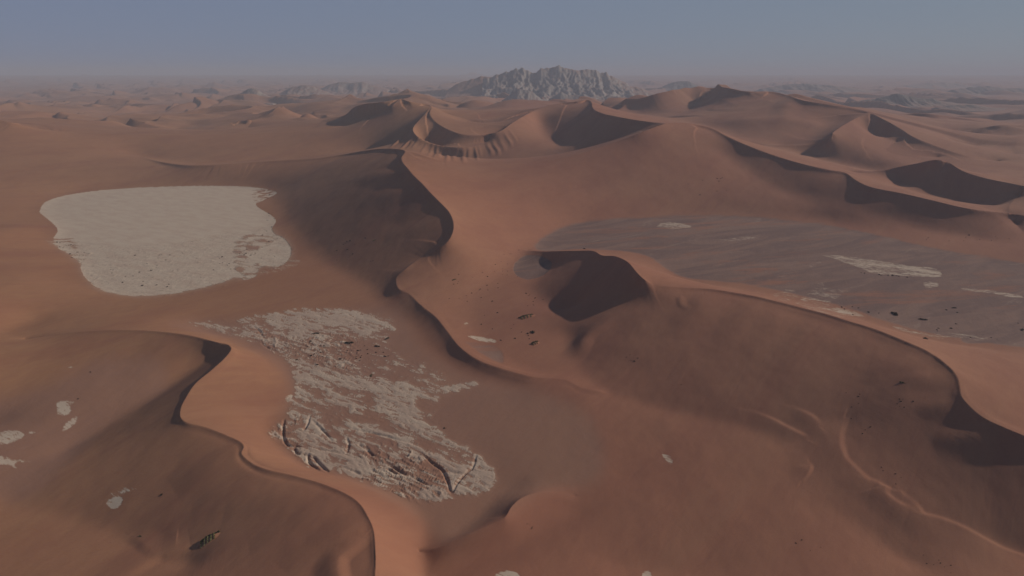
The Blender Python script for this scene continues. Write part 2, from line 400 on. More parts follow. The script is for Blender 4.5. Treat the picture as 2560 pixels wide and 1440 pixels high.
# avalanche gullies under the crescent crest
_g = np.random.RandomState(3)
for k in range(17):
    s = (k+_g.uniform(-.35,.35))/16.
    tx = 1035+(1275-1035)*s; ty = np.interp(tx, [1035,1075,1112,1156,1203,1240,1275], [338,358,369,373,364,347,322])
    bx = tx-22+44*s + _g.uniform(-3,3); by = np.interp(tx, [1035,1075,1112,1156,1203,1240,1275], [372,390,402,408,402,385,352])
    am_ = _g.uniform(1.8, 4.4); cut_ = _g.uniform(.8, 1.12)
    bx, by = tx+(bx-tx)*cut_, ty+(by-ty)*cut_
    ridge_on_ground([(tx, ty, 1), ((tx*2+bx)/3, (ty*2+by)/3, am_), ((tx+2*bx)/3+_g.uniform(-4,4), (ty+2*by)/3, am_), (bx, by, .3)], _g.uniform(10,20), _g.uniform(8,14))
for x0,y0,x1,y1 in ((1046,300,992,355),(1030,315,980,362),(1020,330,975,368),(1036,338,1000,372)):
    ridge_on_ground([(x0,y0,2),((x0+x1)/2,(y0+y1)/2,6),(x1,y1,1)], 12, 10)

# the shaded side drops away sharply just under each crest
SH = (math.cos(R(SUN_AZ)), math.sin(R(SUN_AZ)))
NEARD = np.full(Z.shape, 1e9); DOT = np.zeros(Z.shape); HH = np.zeros(Z.shape); DE = np.full(Z.shape, 1e9)
for g, L in crest_lines:
    L = L[::2] if len(L) > 40 else L
    rr_ = np.hypot(L[:, 0], L[:, 1])
    for c0 in range(0, len(L)-1, 16):
        P = L[c0:c0+17]
        if len(P) < 2 or rr_[c0] > 6500: continue
        reach = .13*rr_[c0]
        ri, ti = to_idx(P[:, 0], P[:, 1], TH, LR)
        r0, r1 = np.searchsorted(RR, max(111, rr_[c0:c0+17].min()-reach)), np.searchsorted(RR, rr_[c0:c0+17].max()+reach)
        pad = reach/rr_[c0]/DTH; sl = (slice(r0, min(NR, r1)), slice(int(max(0, ti.min()-pad)), int(min(NT, ti.max()+pad))))
        x, y = GX[sl], GY[sl]
        nd, dt_, hh_, de_ = NEARD[sl], DOT[sl], HH[sl], DE[sl]
        for k in range(len(P)-1):
            ax, ay = P[k, 0], P[k, 1]; ex, ey = P[k+1, 0]-ax, P[k+1, 1]-ay
            t = np.clip(((x-ax)*ex+(y-ay)*ey)/(ex*ex+ey*ey+1e-9), 0, 1)
            qx, qy = x-ax-t*ex, y-ay-t*ey; d = np.hypot(qx, qy); m = d < nd
            nd[m] = d[m]; dt_[m] = ((qx*SH[0]+qy*SH[1])/(d+1e-6))[m]; hh_[m] = (P[k, 2]+(P[k+1, 2]-P[k, 2])*t)[m]
            e1 = np.hypot(ax+t*ex-L[0, 0], ay+t*ey-L[0, 1]); e2 = np.hypot(ax+t*ex-L[-1, 0], ay+t*ey-L[-1, 1])
            de_[m] = np.minimum(e1, e2)[m]
l1, l2 = .0040*RG, .040*RG
DROP = .0024*RG*np.clip(-DOT*1.5-.1, 0, 1)*(1-np.exp(-NEARD/l1))*np.exp(-np.minimum(50, (NEARD/l2)**1.5))*smooth(0, 1, DE/(2.5*l2))*np.clip(HH/55, .15, 1)*smooth(6500, 4500, RG)
Z -= np.where(crest_node, 0, DROP)*smooth(0, 8, Z)

# gentle undulation everywhere, away from crests
cd = blur(crest_node.astype(np.float32), 30); cd = np.clip(1-cd*22, 0, 1)
near = (RG < 7000)
und = np.zeros(Z.shape)
rows = np.where(RR < 7200)[0]; sl = slice(rows[0], rows[-1])
und[sl] = 2.6*fbm(GX[sl]/240, GY[sl]/300, 3, 2) + .7*fbm(GX[sl]/45, GY[sl]/70, 3, 5)
Z += und*cd*smooth(0, 10, Z)

# ------------------------------------------------------------------ what lies on the ground: clay, gravel
CLAY_PAN = FLAT[0][0]
clay = ground_mask(CLAY_PAN)
pan_area = blur(clay, 3)
lobe = ground_mask([(640,600),(680,585),(715,600),(727,640),(700,665),(655,668),(640,690),(600,700),(560,660),(600,620)])
clay = np.maximum(clay, lobe*.9)
ragged = blur(ground_mask([(585,600),(640,580),(680,585),(700,600),(660,620),(640,640),(655,668),(610,690),(580,660)]), 8)
ragged = np.maximum(ragged, .8*blur(ground_mask([(630,465),(700,470),(700,500),(650,512),(630,500)]), 5))
ragged = np.maximum(ragged, .8*blur(ground_mask([(110,595),(200,600),(220,650),(180,670),(120,620)]), 6))
ragged = np.maximum(ragged, .6*blur(ground_mask([(210,690),(330,738),(560,700),(660,660),(690,680),(560,740),(330,765),(210,720)]), 8))
clay *= 1-ragged*np.clip(.48+2.2*fbm(GX/34, GY/22, 5, 83, .65), 0, .95)
rough = blur(ground_mask([(125,600),(300,615),(480,600),(600,575),(700,575),(740,640),(660,680),(560,715),(450,740),(330,745),(240,730),(200,670)]), 8)

DRY = [(455,805),(520,795),(585,795),(665,780),(760,768),(865,768),(930,780),(985,800),(992,825),(975,840),(1000,880),(1060,905),(1110,930),(1130,960),(1190,948),(1200,962),(1130,985),
       (1096,1005),(1095,1060),(1120,1090),(1190,1125),(1240,1170),(1248,1195),(1215,1235),(1150,1245),(1080,1262),(1040,1258),(975,1230),(911,1207),(846,1187),(760,1166),(735,1140),
       (700,1110),(664,1083),(690,1060),(720,1040),(705,1000),(735,985),(730,940),(715,905),(680,880),(625,855),(560,838),(500,822)]
dry = ground_mask(DRY)
dry_area = blur(dry, 4)
U = .80*GX - .60*GY; Vv = .60*GX + .80*GY          # along / across the old flow
fl = np.where(dry_area > .01)
r0, r1, t0, t1 = fl[0].min(), fl[0].max(), fl[1].min(), fl[1].max(); ds = (slice(r0, r1), slice(t0, t1))
u_, v_ = U[ds], Vv[ds]
wob = 10*fbm(u_/60, v_/60, 3, 21)
n1 = fbm(u_/130, (v_+wob)/17, 5, 11, .6); n2 = fbm(u_/34, (v_+wob)/6, 4, 31, .6)
field = np.zeros(Z.shape, np.float32)
n3 = fbm(u_/12, (v_+wob)/3.2, 3, 35, .6)
field[ds] = .44 + .62*n1 + .85*n2 + .70*n3
SLABS = [
 [(669,786),(729,779),(788,777),(865,779),(917,792),(968,815),(943,833),(899,835),(878,820),(857,813),(827,820),(775,825),(723,822),(667,807)],
 [(930,998),(968,993),(1020,1011),(1053,1024),(1087,1031),(1071,1062),(1092,1085),(1046,1080),(994,1060),(968,1039),(937,1018)],
 [(1086,978),(1117,965),(1155,953),(1194,958),(1155,968),(1124,981),(1104,999),(1088,994)],
 [(769,1038),(795,1066),(820,1105),(859,1130),(898,1141),(936,1169),(911,1192),(846,1186),(815,1177),(784,1141),(764,1105),(743,1094),(764,1074)],
 [(1191,1136),(1220,1161),(1238,1187),(1207,1228),(1168,1236),(1137,1231),(1143,1208),(1176,1177)],
 [(975,1115),(1014,1115),(1021,1130),(996,1151),(970,1136)],
 [(1052,1228),(1078,1223),(1081,1241),(1063,1252),(1047,1244)],
 [(738,994),(820,999),(898,1014),(936,1025),(872,1020),(795,1009)],
 [(846,1051),(924,1063),(1027,1102),(1021,1107),(924,1079),(859,1063)],
 [(729,926),(801,920),(878,946),(981,967),(1059,972),(1071,993),(981,987),(878,972),(775,962),(736,959)],
 [(980,1058),(1027,1063),(1088,1087),(1052,1087),(1014,1076)],
 [(1098,1140),(1125,1165),(1165,1180),(1140,1200),(1128,1225),(1115,1195)],
 [(720,960),(750,975),(800,1000),(770,1010),(740,1000)],
]
slab = np.zeros(Z.shape, np.float32)
for P in SLABS: slab = np.maximum(slab, ground_mask(P))
bare = np.zeros(Z.shape, np.float32)
for P in ([(814,1015),(904,1023),(968,1049),(980,1080),(878,1060),(814,1040)], [(870,850),(960,850),(1050,920),(990,930),(880,880)], [(1040,1165),(1080,1160),(1112,1200),(1120,1225),(1080,1200),(1045,1185)],
          [(1090,1005),(1100,1060),(1060,1040),(1040,1000)], [(900,900),(990,915),(1080,945),(1000,950),(900,925)], [(470,800),(560,796),(620,812),(560,815)], [(790,1045),(820,1060),(850,1100),(820,1090)]):
    bare = np.maximum(bare, ground_mask(P))
sb, bb, db = blur(slab, 1), blur(bare, 5), blur(dry, 9)
f = field + .20*sb - .26*bb - (1-db)*.9
f = np.where(db > .12, f, -1)
dclay = smooth(.30, .64, f)
LOOSE = [[(710,994),(728,984),(735,989),(725,1002),(712,1003)],[(140,1003),(165,998),(198,1003),(180,1015),(176,1036),(143,1036)],[(150,1078),(165,1055),(196,1038),(190,1058),(157,1082)],
 [(-20,1080),(30,1074),(62,1082),(58,1096),(15,1112),(-20,1108)],[(66,1080),(92,1078),(92,1083),(66,1085)],[(-20,1134),(45,1146),(96,1157),(38,1160),(49,1177),(22,1164),(-20,1162)],
 [(262,1253),(285,1243),(305,1240),(303,1265),(288,1273),(270,1268)],[(1228,1445),(1245,1430),(1290,1428),(1305,1465),(1240,1470)],[(1604,1430),(1622,1424),(1632,1445),(1620,1465),(1608,1460)],
 [(1650,1127),(1672,1137),(1684,1150),(1680,1164),(1662,1152)],[(1636,568),(1650,558),(1680,554),(1732,566),(1690,574)],[(2040,636),(2100,638),(2180,648),(2270,662),(2352,676),(2356,690),(2270,691),(2190,686),(2140,668),(2090,650)],
 [(2305,704),(2345,706),(2350,716),(2310,718)],[(1165,838),(1205,840),(1248,854),(1236,858),(1180,848)],[(2070,770),(2100,768),(2172,792),(2130,790)],[(2400,718),(2470,724),(2560,740),(2560,746),(2470,734),(2402,724)],
 [(2540,1345),(2580,1352),(2580,1362),(2548,1352)],[(1158,806),(1172,806),(1172,811),(1158,811)],[(165,915),(185,916),(184,921),(166,922)]]
loose = np.zeros(Z.shape, np.float32)
for P in LOOSE: loose = np.maximum(loose, ground_mask(P))
faint = np.zeros(Z.shape, np.float32)
for P in ([(1985,757),(2010,735),(2045,705),(2048,688),(2070,715),(2130,728),(2080,760),(2140,785),(2100,795),(2020,772)],[(2010,665),(2040,650),(2060,655),(2030,670)],[(1780,600),(1850,590),(1920,588),(1830,606)],
          [(2180,800),(2300,825),(2480,840),(2480,850),(2300,842)],[(700,640),(760,655),(700,680),(640,690)],[(205,605),(100,600),(120,612)],[(400,1215),(330,1230),(290,1245),(260,1245),(300,1220)],[(1925,735),(1980,720),(2000,740),(1960,755)]):
    faint = np.maximum(faint, ground_mask(P))
clay = clay*(1-rough)+blur(clay, 7)*rough
claym = np.maximum.reduce([clay, dclay, np.where(GX > 150, .50, .60)*blur(loose, 2), .40*blur(faint, 5)])
claym = .75*claym + .25*blur(claym, 1)

gravel = ground_mask(FLAT[2][0]+[]) ; gravel = blur(gravel, 40)
gravel = np.maximum(gravel, .8*blur(ground_mask([(1285,660),(1310,640),(1350,640),(1380,655),(1370,680),(1330,698),(1300,695),(1284,680)]), 2))
gravel = np.maximum(gravel, .45*blur(ground_mask([(1150,850),(1250,870),(1260,910),(1210,890)]), 6))
gravel = np.maximum(gravel, .7*blur(ground_mask([(2450,760),(2560,750),(2700,800),(2700,862),(2480,860),(2400,850)]), 8))
plain = blur(ground_mask([(760,800),(985,770),(1060,870),(1180,940),(1350,980),(1480,1050),(1500,1200),(1350,1230),(1230,1300),(1100,1360),(1060,1300),(900,1210),(700,1110),(720,950),(600,860),(420,810)]), 90)
plain = np.maximum(plain, blur(ground_mask([(240,900),(400,900),(420,970),(300,1040),(180,1150),(60,1250),(-100,1200),(-100,1050),(130,960)]), 60))

# relief of the clay crust: raised plates, channels, low broken mounds
crust = blur(dclay.astype(np.float32), 1)*.65 + np.clip(f-.5, 0, .5)*.9*(db > .1)
Z += crust*.8
mound = np.zeros(Z.shape); 
mz = ridged(u_/30, (v_+wob)/8, 4, 41, .65)
busy = blur(np.maximum(ground_mask([(900,1130),(1010,1110),(1100,1150),(1115,1225),(1040,1255),(900,1200),(860,1175)]), ground_mask([(720,850),(860,830),(900,870),(880,930),(760,900),(640,850),(640,820)])), 14)
busy2 = blur(ground_mask([(664,1083),(700,1050),(760,1050),(770,1140),(830,1185),(730,1140)]), 6)
mound[ds] = np.clip(mz-.55, 0, 1)*(.8+3.2*busy[ds]+4*busy2[ds]*.6)*db[ds]*(1-sb[ds]*.8)
Z += mound
CRACKS = [[(710,1050),(708,1084),(717,1110),(743,1116),(752,1117)],[(735,1120),(743,1133),(764,1137)],[(769,1136),(774,1156),(797,1175)],[(782,1141),(800,1160),(820,1179)],
 [(1060,1140),(1088,1161),(1109,1179),(1117,1197),(1127,1230)],[(1191,1136),(1181,1169),(1166,1182),(1143,1208),(1130,1232)],[(867,1094),(872,1112),(867,1132)],[(795,1122),(820,1126),(856,1134)],
 [(898,1110),(931,1138)],[(915,1117),(932,1140)],[(972,1163),(990,1172),(1013,1186)],[(970,1172),(985,1180),(998,1186)],[(880,1071),(949,1086),(1027,1107)],[(633,815),(648,826),(659,845)],[(654,858),(668,868),(690,878)],[(860,1168),(890,1180),(900,1186)],
 [(780,1050),(800,1068),(816,1086),(830,1100)],[(775,1040),(768,1062),(760,1075)],[(1120,1175),(1140,1182),(1160,1183)],[(1028,1190),(1055,1205),(1075,1215)],[(943,1195),(956,1208)],[(1000,1215),(1010,1222)],[(985,1195),(1000,1206)],[(976,1228),(1000,1240)],[(755,870),(800,880),(830,880)],[(770,860),(810,868)]]
for k, P in enumerate(CRACKS):
    deep = 2.6 if k in (0, 1, 2, 3, 4, 8, 9, 10, 11) else 1.5
    L = ground_line([(x, y, -deep*(.4 if i in (0, len(P)-1) else 1)) for i, (x, y) in enumerate(P)], 6)
    sl, d, sg, h = signed_line(L, 6)
    jag = .6*fbm(GX[sl]/4, GY[sl]/4, 2, 5)
    Z[sl] += h*smooth(0, 1, np.clip(1-(d+jag)/np.where(sg > 0, 2.8, 2.2), 0, 1))
# low rubble along the edge and floor of the white pan
rf = np.where(rough > .02); rs = (slice(rf[0].min(), rf[0].max()), slice(rf[1].min(), rf[1].max()))
Z[rs] += rough[rs]*.8*np.clip(ridged(GX[rs]/40, GY[rs]/34, 5, 51, .6)-.55, 0, 1)*2 + rough[rs]*3*np.clip(fbm(GX[rs]/22, GY[rs]/14, 3, 52)-.38, 0, 1)*2

# ------------------------------------------------------------------ far desert: many low dunes, each steep on its left side
def far_dune(px, py, fx, fy):
    """star dune: peak seen at (px, py), its main crest running down towards us to (fx, fy); left face at the angle of repose"""
    r0 = CAM_H/((fy-185)*.000533); dl = (py-185)*.000533
    k = 3.2; H = .66*max(20, (CAM_H-10-r0*dl)/(1+k*dl))
    v = (720-py)/F
    def at(x, r): return math.atan((x-1280)/F/(CP+v*SP)), r
    pts = []
    for s in np.linspace(0, 1, 7):
        th, r = at(px+(fx-px)*s + 5*math.sin(s*5), r0+k*H*(1-s)); pts.append((r*math.sin(th)/math.cos(th)*math.cos(th), r*math.cos(th), H*(1-s)**.9))
    for L, a, b in ((np.array(pts), H*5.0, H*2.3),):
        sl, d, sg, h = signed_line(L, a)
        t = np.clip(1-d/(np.where(sg > 0, b, a)*(.25+.75*h/H)), 0, 1)
        Z[sl] = np.maximum(Z[sl], h*t**1.1+8*(t > 0))
    r = pts[0]; L = np.array([(r[0], r[1], H), (r[0]+H*1.6, r[1]+H*.8, H*.45), (r[0]+H*4, r[1]+H*1.5, 0)])
    sl, d, sg, h = signed_line(L, H*3.5)
    t = np.clip(1-d/(np.where(sg > 0, H*3.5, H*2)*(.25+.75*h/H)), 0, 1); Z[sl] = np.maximum(Z[sl], h*t**1.1)
FAR = [(371,205,345,232),(348,214,312,226),(165,203,140,216),(245,211,212,223),(12,201,-12,214),(276,254,252,266),(357,256,350,264),(645,257,630,282),(533,208,500,222),(557,206,548,213),
 (880,198,855,209),(951,193,938,200),(1000,187,985,195),(1050,184,1035,193),(1123,228,1096,243),(838,250,800,263),(1178,187,1140,203),(14,266,-8,273),(150,317,130,326),(60,223,38,236),
 (440,199,425,206),(480,205,470,212),(610,196,598,203),(690,201,672,210),(300,196,288,203),(90,198,70,206),(210,194,196,201),(740,192,726,199),(800,196,790,202),(400,226,384,236),(100,240,80,250),
 (470,268,455,280),(190,262,170,272),(1100,203,1088,211),(1830,200,1812,207),(1960,196,1940,203),(2100,197,2080,204),(2220,198,2200,205),(2500,196,2480,203),(1700,190,1690,196),(580,188,560,194),(360,188,340,194)]
for P in FAR: far_dune(*P)
rows = np.where(RR > 3600)[0]; sl = slice(rows[0], NR)
x_, y_ = GX[sl], GY[sl]
wq = fbm(x_/2600, y_/2600, 3, 61)
ph = (x_*.9+y_*.25)/900 + 2.4*wq
sw = ph-np.floor(ph); prof = np.where(sw < .11, sw/.11, (1-sw)/.89)
am = np.clip(fbm(x_/1500, y_/1900, 3, 63)+.12, 0, 1)
fade = smooth(3600, 6500, RG[sl])
hum = (prof*am*220 + 40*fbm(x_/900, y_/900, 4, 65))*fade
Z[sl] += np.maximum(hum, -12)*smooth(60000, 20000, RG[sl])*(1-.9*smooth(9500, 12000, y_)*smooth(-1500, 0, x_)*smooth(3600, 2600, x_)*smooth(15000, 13500, y_))
w2 = fbm(x_/700, y_/900, 3, 71)
p2 = (x_*.95+y_*.1)/430 + 1.6*w2; s2 = p2-np.floor(p2)
Z[sl] += np.where(s2 < .16, s2/.16, (1-s2)/.84)*np.clip(fbm(x_/1100, y_/1300, 3, 73)+.05, 0, 1)*120*smooth(3800, 5600, RG[sl])*smooth(26000, 12000, RG[sl])*np.where(x_ > 1500, .5, 1)
Z[sl] += 300*smooth(13000, 50000, RG[sl])
veilm = np.clip(blur(clay*rough, 26)*1.6, 0, 1)*.7 + blur(dclay.astype(np.float32), 8)*.5

# ------------------------------------------------------------------ materials
class NT_:
    def __init__(s, name):
        s.m = bpy.data.materials.new(name); s.m.use_nodes = True
        s.n = s.m.node_tree.nodes; s.l = s.m.node_tree.links
        s.b = s.n['Principled BSDF']; s.b.inputs['Roughness'].default_value = .95; s.b.inputs['Specular IOR Level'].default_value = .12
        s.pos = s.n.new('ShaderNodeNewGeometry').outputs['Position']
    def put(s, node, key, v):
        if v is None: return
        if isinstance(v, (int, float)): node.inputs[key].default_value = v
        elif isinstance(v, tuple): node.inputs[key].default_value = v if len(v) != 3 or node.inputs[key].type == 'VECTOR' else (*v, 1)
        else: s.l.new(v, node.inputs[key])
    def math(s, op, a, b=None, c=None, clamp=False):
        n = s.n.new('ShaderNodeMath'); n.operation = op; n.use_clamp = clamp
        s.put(n, 0, a); s.put(n, 1, b); s.put(n, 2, c); return n.outputs[0]
    def scale(s, v, rot=0.0):
        src = s.pos
        if rot:
            q = s.n.new('ShaderNodeMapping'); q.inputs['Rotation'].default_value = (0, 0, rot); s.l.new(src, q.inputs['Vector']); src = q.outputs[0]
        n = s.n.new('ShaderNodeMapping'); n.inputs['Scale'].default_value = v
        s.l.new(src, n.inputs['Vector']); return n.outputs[0]
    def noise(s, v, detail=4, rough=.5, rot=0.0, dist=0.0):
        n = s.n.new('ShaderNodeTexNoise'); n.inputs['Scale'].default_value = 1; n.inputs['Detail'].default_value = detail
        n.inputs['Roughness'].default_value = rough; n.inputs['Distortion'].default_value = dist
        s.l.new(s.scale(v, rot), n.inputs['Vector']); return n.outputs['Fac']
    def range(s, x, a, b, c=0.0, d=1.0, smooth_=True):
        n = s.n.new('ShaderNodeMapRange'); n.interpolation_type = 'SMOOTHSTEP' if smooth_ else 'LINEAR'
        s.put(n, 0, x); n.inputs[1].default_value = a; n.inputs[2].default_value = b; n.inputs[3].default_value = c; n.inputs[4].default_value = d
        return n.outputs[0]
    def mix(s, f, a, b, mode='MIX'):
        n = s.n.new('ShaderNodeMixRGB'); n.blend_type = mode
        s.put(n, 'Fac', f); s.put(n, 'Color1', a); s.put(n, 'Color2', b); return n.outputs[0]
    def attr(s, name):
        n = s.n.new('ShaderNodeAttribute'); n.attribute_name = name; return n.outputs['Fac']
    def bump(s, h, dist, strength=1.0, prev=None):
        n = s.n.new('ShaderNodeBump'); n.inputs['Distance'].default_value = dist; n.inputs['Strength'].default_value = strength
        s.l.new(h, n.inputs['Height'])
        if prev is not None: s.l.new(prev, n.inputs['Normal'])
        return n.outputs[0]

def desert_material():
    k = NT_('desert_surface')
    a_clay, a_grav, a_plain, a_rough = k.attr('clay'), k.attr('gravel'), k.attr('plain'), k.attr('rough')
    sep = k.n.new('ShaderNodeSeparateXYZ'); k.l.new(k.pos, sep.inputs[0])
    # sand: iron red to ochre in broad drifts
    big = k.noise((1/900, 1/1100, 0), 3, .55, .3)
    med = k.noise((1/120, 1/300, 0), 5, .6, .5)
    fine = k.noise((1/9, 1/26, 0), 5, .65, .4)
    c = k.mix(k.range(big, .36, .64), RED, OCHRE)
    west = k.math('MULTIPLY', k.range(sep.outputs['X'], 100, -700, 0, 1), k.range(med, .25, .7, .55, 1))
    c = k.mix(k.math('MULTIPLY', west, .5), c, GOLD)
    c = k.mix(k.range(med, .40, .72, 0, .55), c, DEEP)
    c = k.mix(k.range(fine, .3, .75, 0, .30), c, DEEP)
    gr = k.noise((1/3.0, 1/2.0, 0), 3, .6, .2)
    c = k.mix(k.range(gr, .42, .75, 0, .30), c, DEEP)
    drift = k.noise((1/420, 1/60, 0), 7, .66, -.9, 1.0)
    c = k.mix(k.range(drift, .52, .70, 0, .40), c, OCHRE)
    c = k.mix(k.range(drift, .46, .30, 0, .40), c, DEEP)
    spk = k.noise((1/1.7, 1/1.7, 0), 2, .5)
    c = k.mix(k.math('MULTIPLY', k.range(spk, .68, .74), k.range(k.noise((1/90, 1/60, 0), 4, .6), .5, .62, 0, .6)), c, (.12,.07,.05))
    # gravelly interdune floor
    pl = k.math('MULTIPLY', a_plain, k.range(fine, .2, .6, .7, 1))
    c = k.mix(pl, c, k.mix(k.range(med, .35, .65), PLAIN_A, PLAIN_B))
    streak = k.noise((1/300, 1/90, 0), 8, .66, -.5, 1.4)
    gcol = k.mix(k.range(streak, .36, .66), GRAVEL_A, GRAVEL_B)
    gcol = k.mix(k.range(k.noise((1/330, 1/80, 0), 7, .68, -.25, .8), .52, .68, 0, .75), gcol, RED)
    gcol = k.mix(k.range(k.noise((1/160, 1/40, 0), 7, .7, -.6, 1.2), .58, .72, 0, .45), gcol, (.40,.29,.22))
    gfac = k.range(k.math('ADD', a_grav, k.math('MULTIPLY', k.math('SUBTRACT', streak, .5), .9)), .2, .62)
    c = k.mix(gfac, c, gcol)
    c = k.mix(k.math('MULTIPLY', k.attr('veil'), k.range(fine, .3, .65, .35, 1)), c, (.47,.335,.245))
    # clay crust
    e = k.math('ADD', k.math('MULTIPLY', k.noise((1/12, 1/3.2, 0), 6, .72, .64, .6), .5), k.math('MULTIPLY', k.noise((1/60, 1/18, 0), 8, .74, .5, .8), .5))
    cf = k.range(k.math('ADD', a_clay, k.math('MULTIPLY', k.math('SUBTRACT', e, .5), 2.0)), .40, .60)
    dust = k.noise((1/60, 1/25, 0), 5, .6, .6)
    ccol = k.mix(k.range(dust, .35, .7), CLAY_A, CLAY_B)
    ccol = k.mix(k.math('MULTIPLY', k.attr('dusty'), k.range(dust, .25, .6, .25, .8)), ccol, (.46,.325,.245))
    scr = k.noise((1/16, 1/9, 0), 7, .72, .2, 1.2)
    flecks = k.math('MULTIPLY', a_rough, k.range(scr, .54, .68))
    ccol = k.mix(k.math('MULTIPLY', flecks, .5), ccol, SCRUB)
    crk = k.noise((1/30, 1/20, 0), 3, .5, .9, 2.2)
    line = k.math('ABSOLUTE', k.math('SUBTRACT', crk, .5))
    ccol = k.mix(k.math('MULTIPLY', k.range(line, .012, 0.0), k.math('ADD', k.math('MULTIPLY', a_rough, .45), .10)), ccol, SCRUB)
    c = k.mix(cf, c, ccol)
    # pale dust feathering round the crust
    # rock (outcrops)
    k.l.new(c, k.b.inputs['Base Color'])
    rip = k.math('MULTIPLY', k.noise((1/2.6, 1/22, 0), 2, .5, -.25, .5), k.range(k.noise((1/180, 1/120, 0), 3, .5), .48, .66, .15, 1))
    n = k.bump(rip, .30, .5)
    n = k.bump(med, 5.0, .4, n)
    n = k.bump(fine, .7, .16, n)
    n = k.bump(drift, 6.0, .14, n)
    n = k.bump(k.math('MULTIPLY', k.math('MAXIMUM', k.math('MULTIPLY', cf, k.range(a_rough, 0, .5, .12, 1)), k.math('MULTIPLY', pl, .3)), e), 1.3, .9, n)
    n = k.bump(k.math('MULTIPLY', gfac, fine), 1.2, .5, n)
    k.l.new(n, k.b.inputs['Normal'])
    return k.m
RED, OCHRE, GOLD, DEEP = (.352,.155,.094), (.366,.181,.108), (.378,.205,.082), (.272,.114,.076)
PLAIN_A, PLAIN_B = (.308,.163,.112), (.335,.176,.114)
GRAVEL_A, GRAVEL_B = (.198,.122,.101), (.275,.168,.128)
CLAY_A, CLAY_B, SCRUB = (.60,.475,.355), (.55,.41,.305), (.24,.165,.115)
desert = desert_material()

def rock_material(name, A, B, SAND, sand_slope=(.80, .93)):
    k = NT_(name)
    geo_n = k.n.new('ShaderNodeNewGeometry'); sx = k.n.new('ShaderNodeSeparateXYZ'); k.l.new(geo_n.outputs['True Normal'], sx.inputs[0])
    n1 = k.noise((1/300, 1/300, 1/120), 6, .65)
    n2 = k.noise((1/45, 1/60, 1/90), 7, .72)
    c = k.mix(k.range(n1, .35, .65), A, B)
    c = k.mix(k.range(n2, .4, .75, 0, .4), c, tuple(x*.6 for x in A))
    sf = k.range(k.math('ADD', sx.outputs['Z'], k.math('MULTIPLY', k.math('SUBTRACT', n2, .5), .22)), *sand_slope)
    c = k.mix(sf, c, SAND)
    k.l.new(c, k.b.inputs['Base Color'])
    k.l.new(k.bump(n2, 12, .6), k.b.inputs['Normal'])
    return k.m
granite = rock_material('pale_granite', (.34,.295,.26), (.28,.24,.21), (.34,.20,.15), (.82, .93))
dark_rock = rock_material('dark_schist', (.12,.105,.095), (.20,.165,.14), (.30,.19,.145), (.90, .97))
sand_drift = rock_material('sand_drift', (.33,.22,.165), (.30,.19,.145), (.345,.185,.125), (.35, .60))
sandy_rock = rock_material('sandy_rock', (.36,.29,.235), (.28,.21,.17), (.34,.20,.15), (.84, .94))

# ------------------------------------------------------------------ ground meshes: one sheet, divided into the dunes, pans and plains it consists of
V = np.stack([SX, SY, Z], -1).reshape(-1, 3)
idx = np.arange(NR*NT).reshape(NR, NT)
A_, B_, C_, D_ = idx[:-1,:-1], idx[:-1,1:], idx[1:,1:], idx[1:,:-1]
d2 = (crest_node[:-1,1:] & crest_node[1:,:-1])[..., None]
T1 = np.where(d2, np.stack([A_,B_,D_],-1), np.stack([A_,B_,C_],-1)); T2 = np.where(d2, np.stack([B_,C_,D_],-1), np.stack([A_,C_,D_],-1))
TRI = np.concatenate([T1.reshape(-1,3), T2.reshape(-1,3)])[:, ::-1]
fn = np.cross(V[TRI[:,1]]-V[TRI[:,0]], V[TRI[:,2]]-V[TRI[:,0]])
VN = np.zeros_like(V)
for c_ in range(3):
    for q in range(3): VN[:, q] += np.bincount(TRI[:, c_], weights=fn[:, q], minlength=len(V))
VN /= np.linalg.norm(VN, axis=1)[:, None]+1e-12

# which dune a node belongs to: the nearest crest
st = 8
cx, cy = GX[::st, ::st].ravel(), GY[::st, ::st].ravel()
bd = np.full(cx.shape, 1e18); bg_ = np.zeros(cx.shape, int)
gnames = list(CREST.keys())
for g, L in crest_lines:
    for p in L[::4]:
        d = (cx-p[0])**2+(cy-p[1])**2; mm = d < bd; bd[mm] = d[mm]; bg_[mm] = gnames.index(g)
bg_ = bg_.reshape(GX[::st, ::st].shape)
near_g = np.repeat(np.repeat(bg_, st, 0), st, 1)[:NR, :NT]
REG = {
 'sand_plain': 'flat brown sand floor between the near dunes', 'clay_pan': 'large smooth white clay pan at the foot of the left dunes',
 'dry_pan': 'broken pale clay crust in eroded plates between the two near ridges', 'gravel_plain': 'grey-brown gravel basin right of the centre dune',
 'desert_plain': 'hazy far desert with many low dunes reaching the horizon'}
DUNE_LABEL = {'pan': 'long S-curved red dune ridge running down the centre beside the white pan', 'saddle': 'broad dune with a saddle and a dark left flank behind the gravel basin',
 'bowl': 'star dune group with a crescent bowl and gullied slip face in front of the rocky mountain', 'left': 'smooth orange dune ridge along the left behind the white pan',
 'far_right': 'large humped dune with a branching crest on the upper right', 'dark': 'dune with a wide fully shaded face at the right edge', 'edge': 'small sunlit dune spur at the right edge',
 'slipface': 'big red-brown dune from the dark slip face in the centre to the lower right', 'front': 'near winding dune ridge with a bright right face at lower left',
 'low': 'low curved dune hump at the bottom centre', 'small': 'small dark-faced dunes left of the star dune group'}
NAMES = list(REG.keys()) + gnames
region = near_g + len(REG)
dune_low = blur(Z, 2) < 4.0
region = np.where(dune_low, 0, region)
region = np.where((gravel > .5) & (Z < 12), 3, region)
region = np.where(RG > 6800, 4, region)
region = np.where(pan_area > .5, 1, region)
region = np.where(dry_area > .5, 2, region)
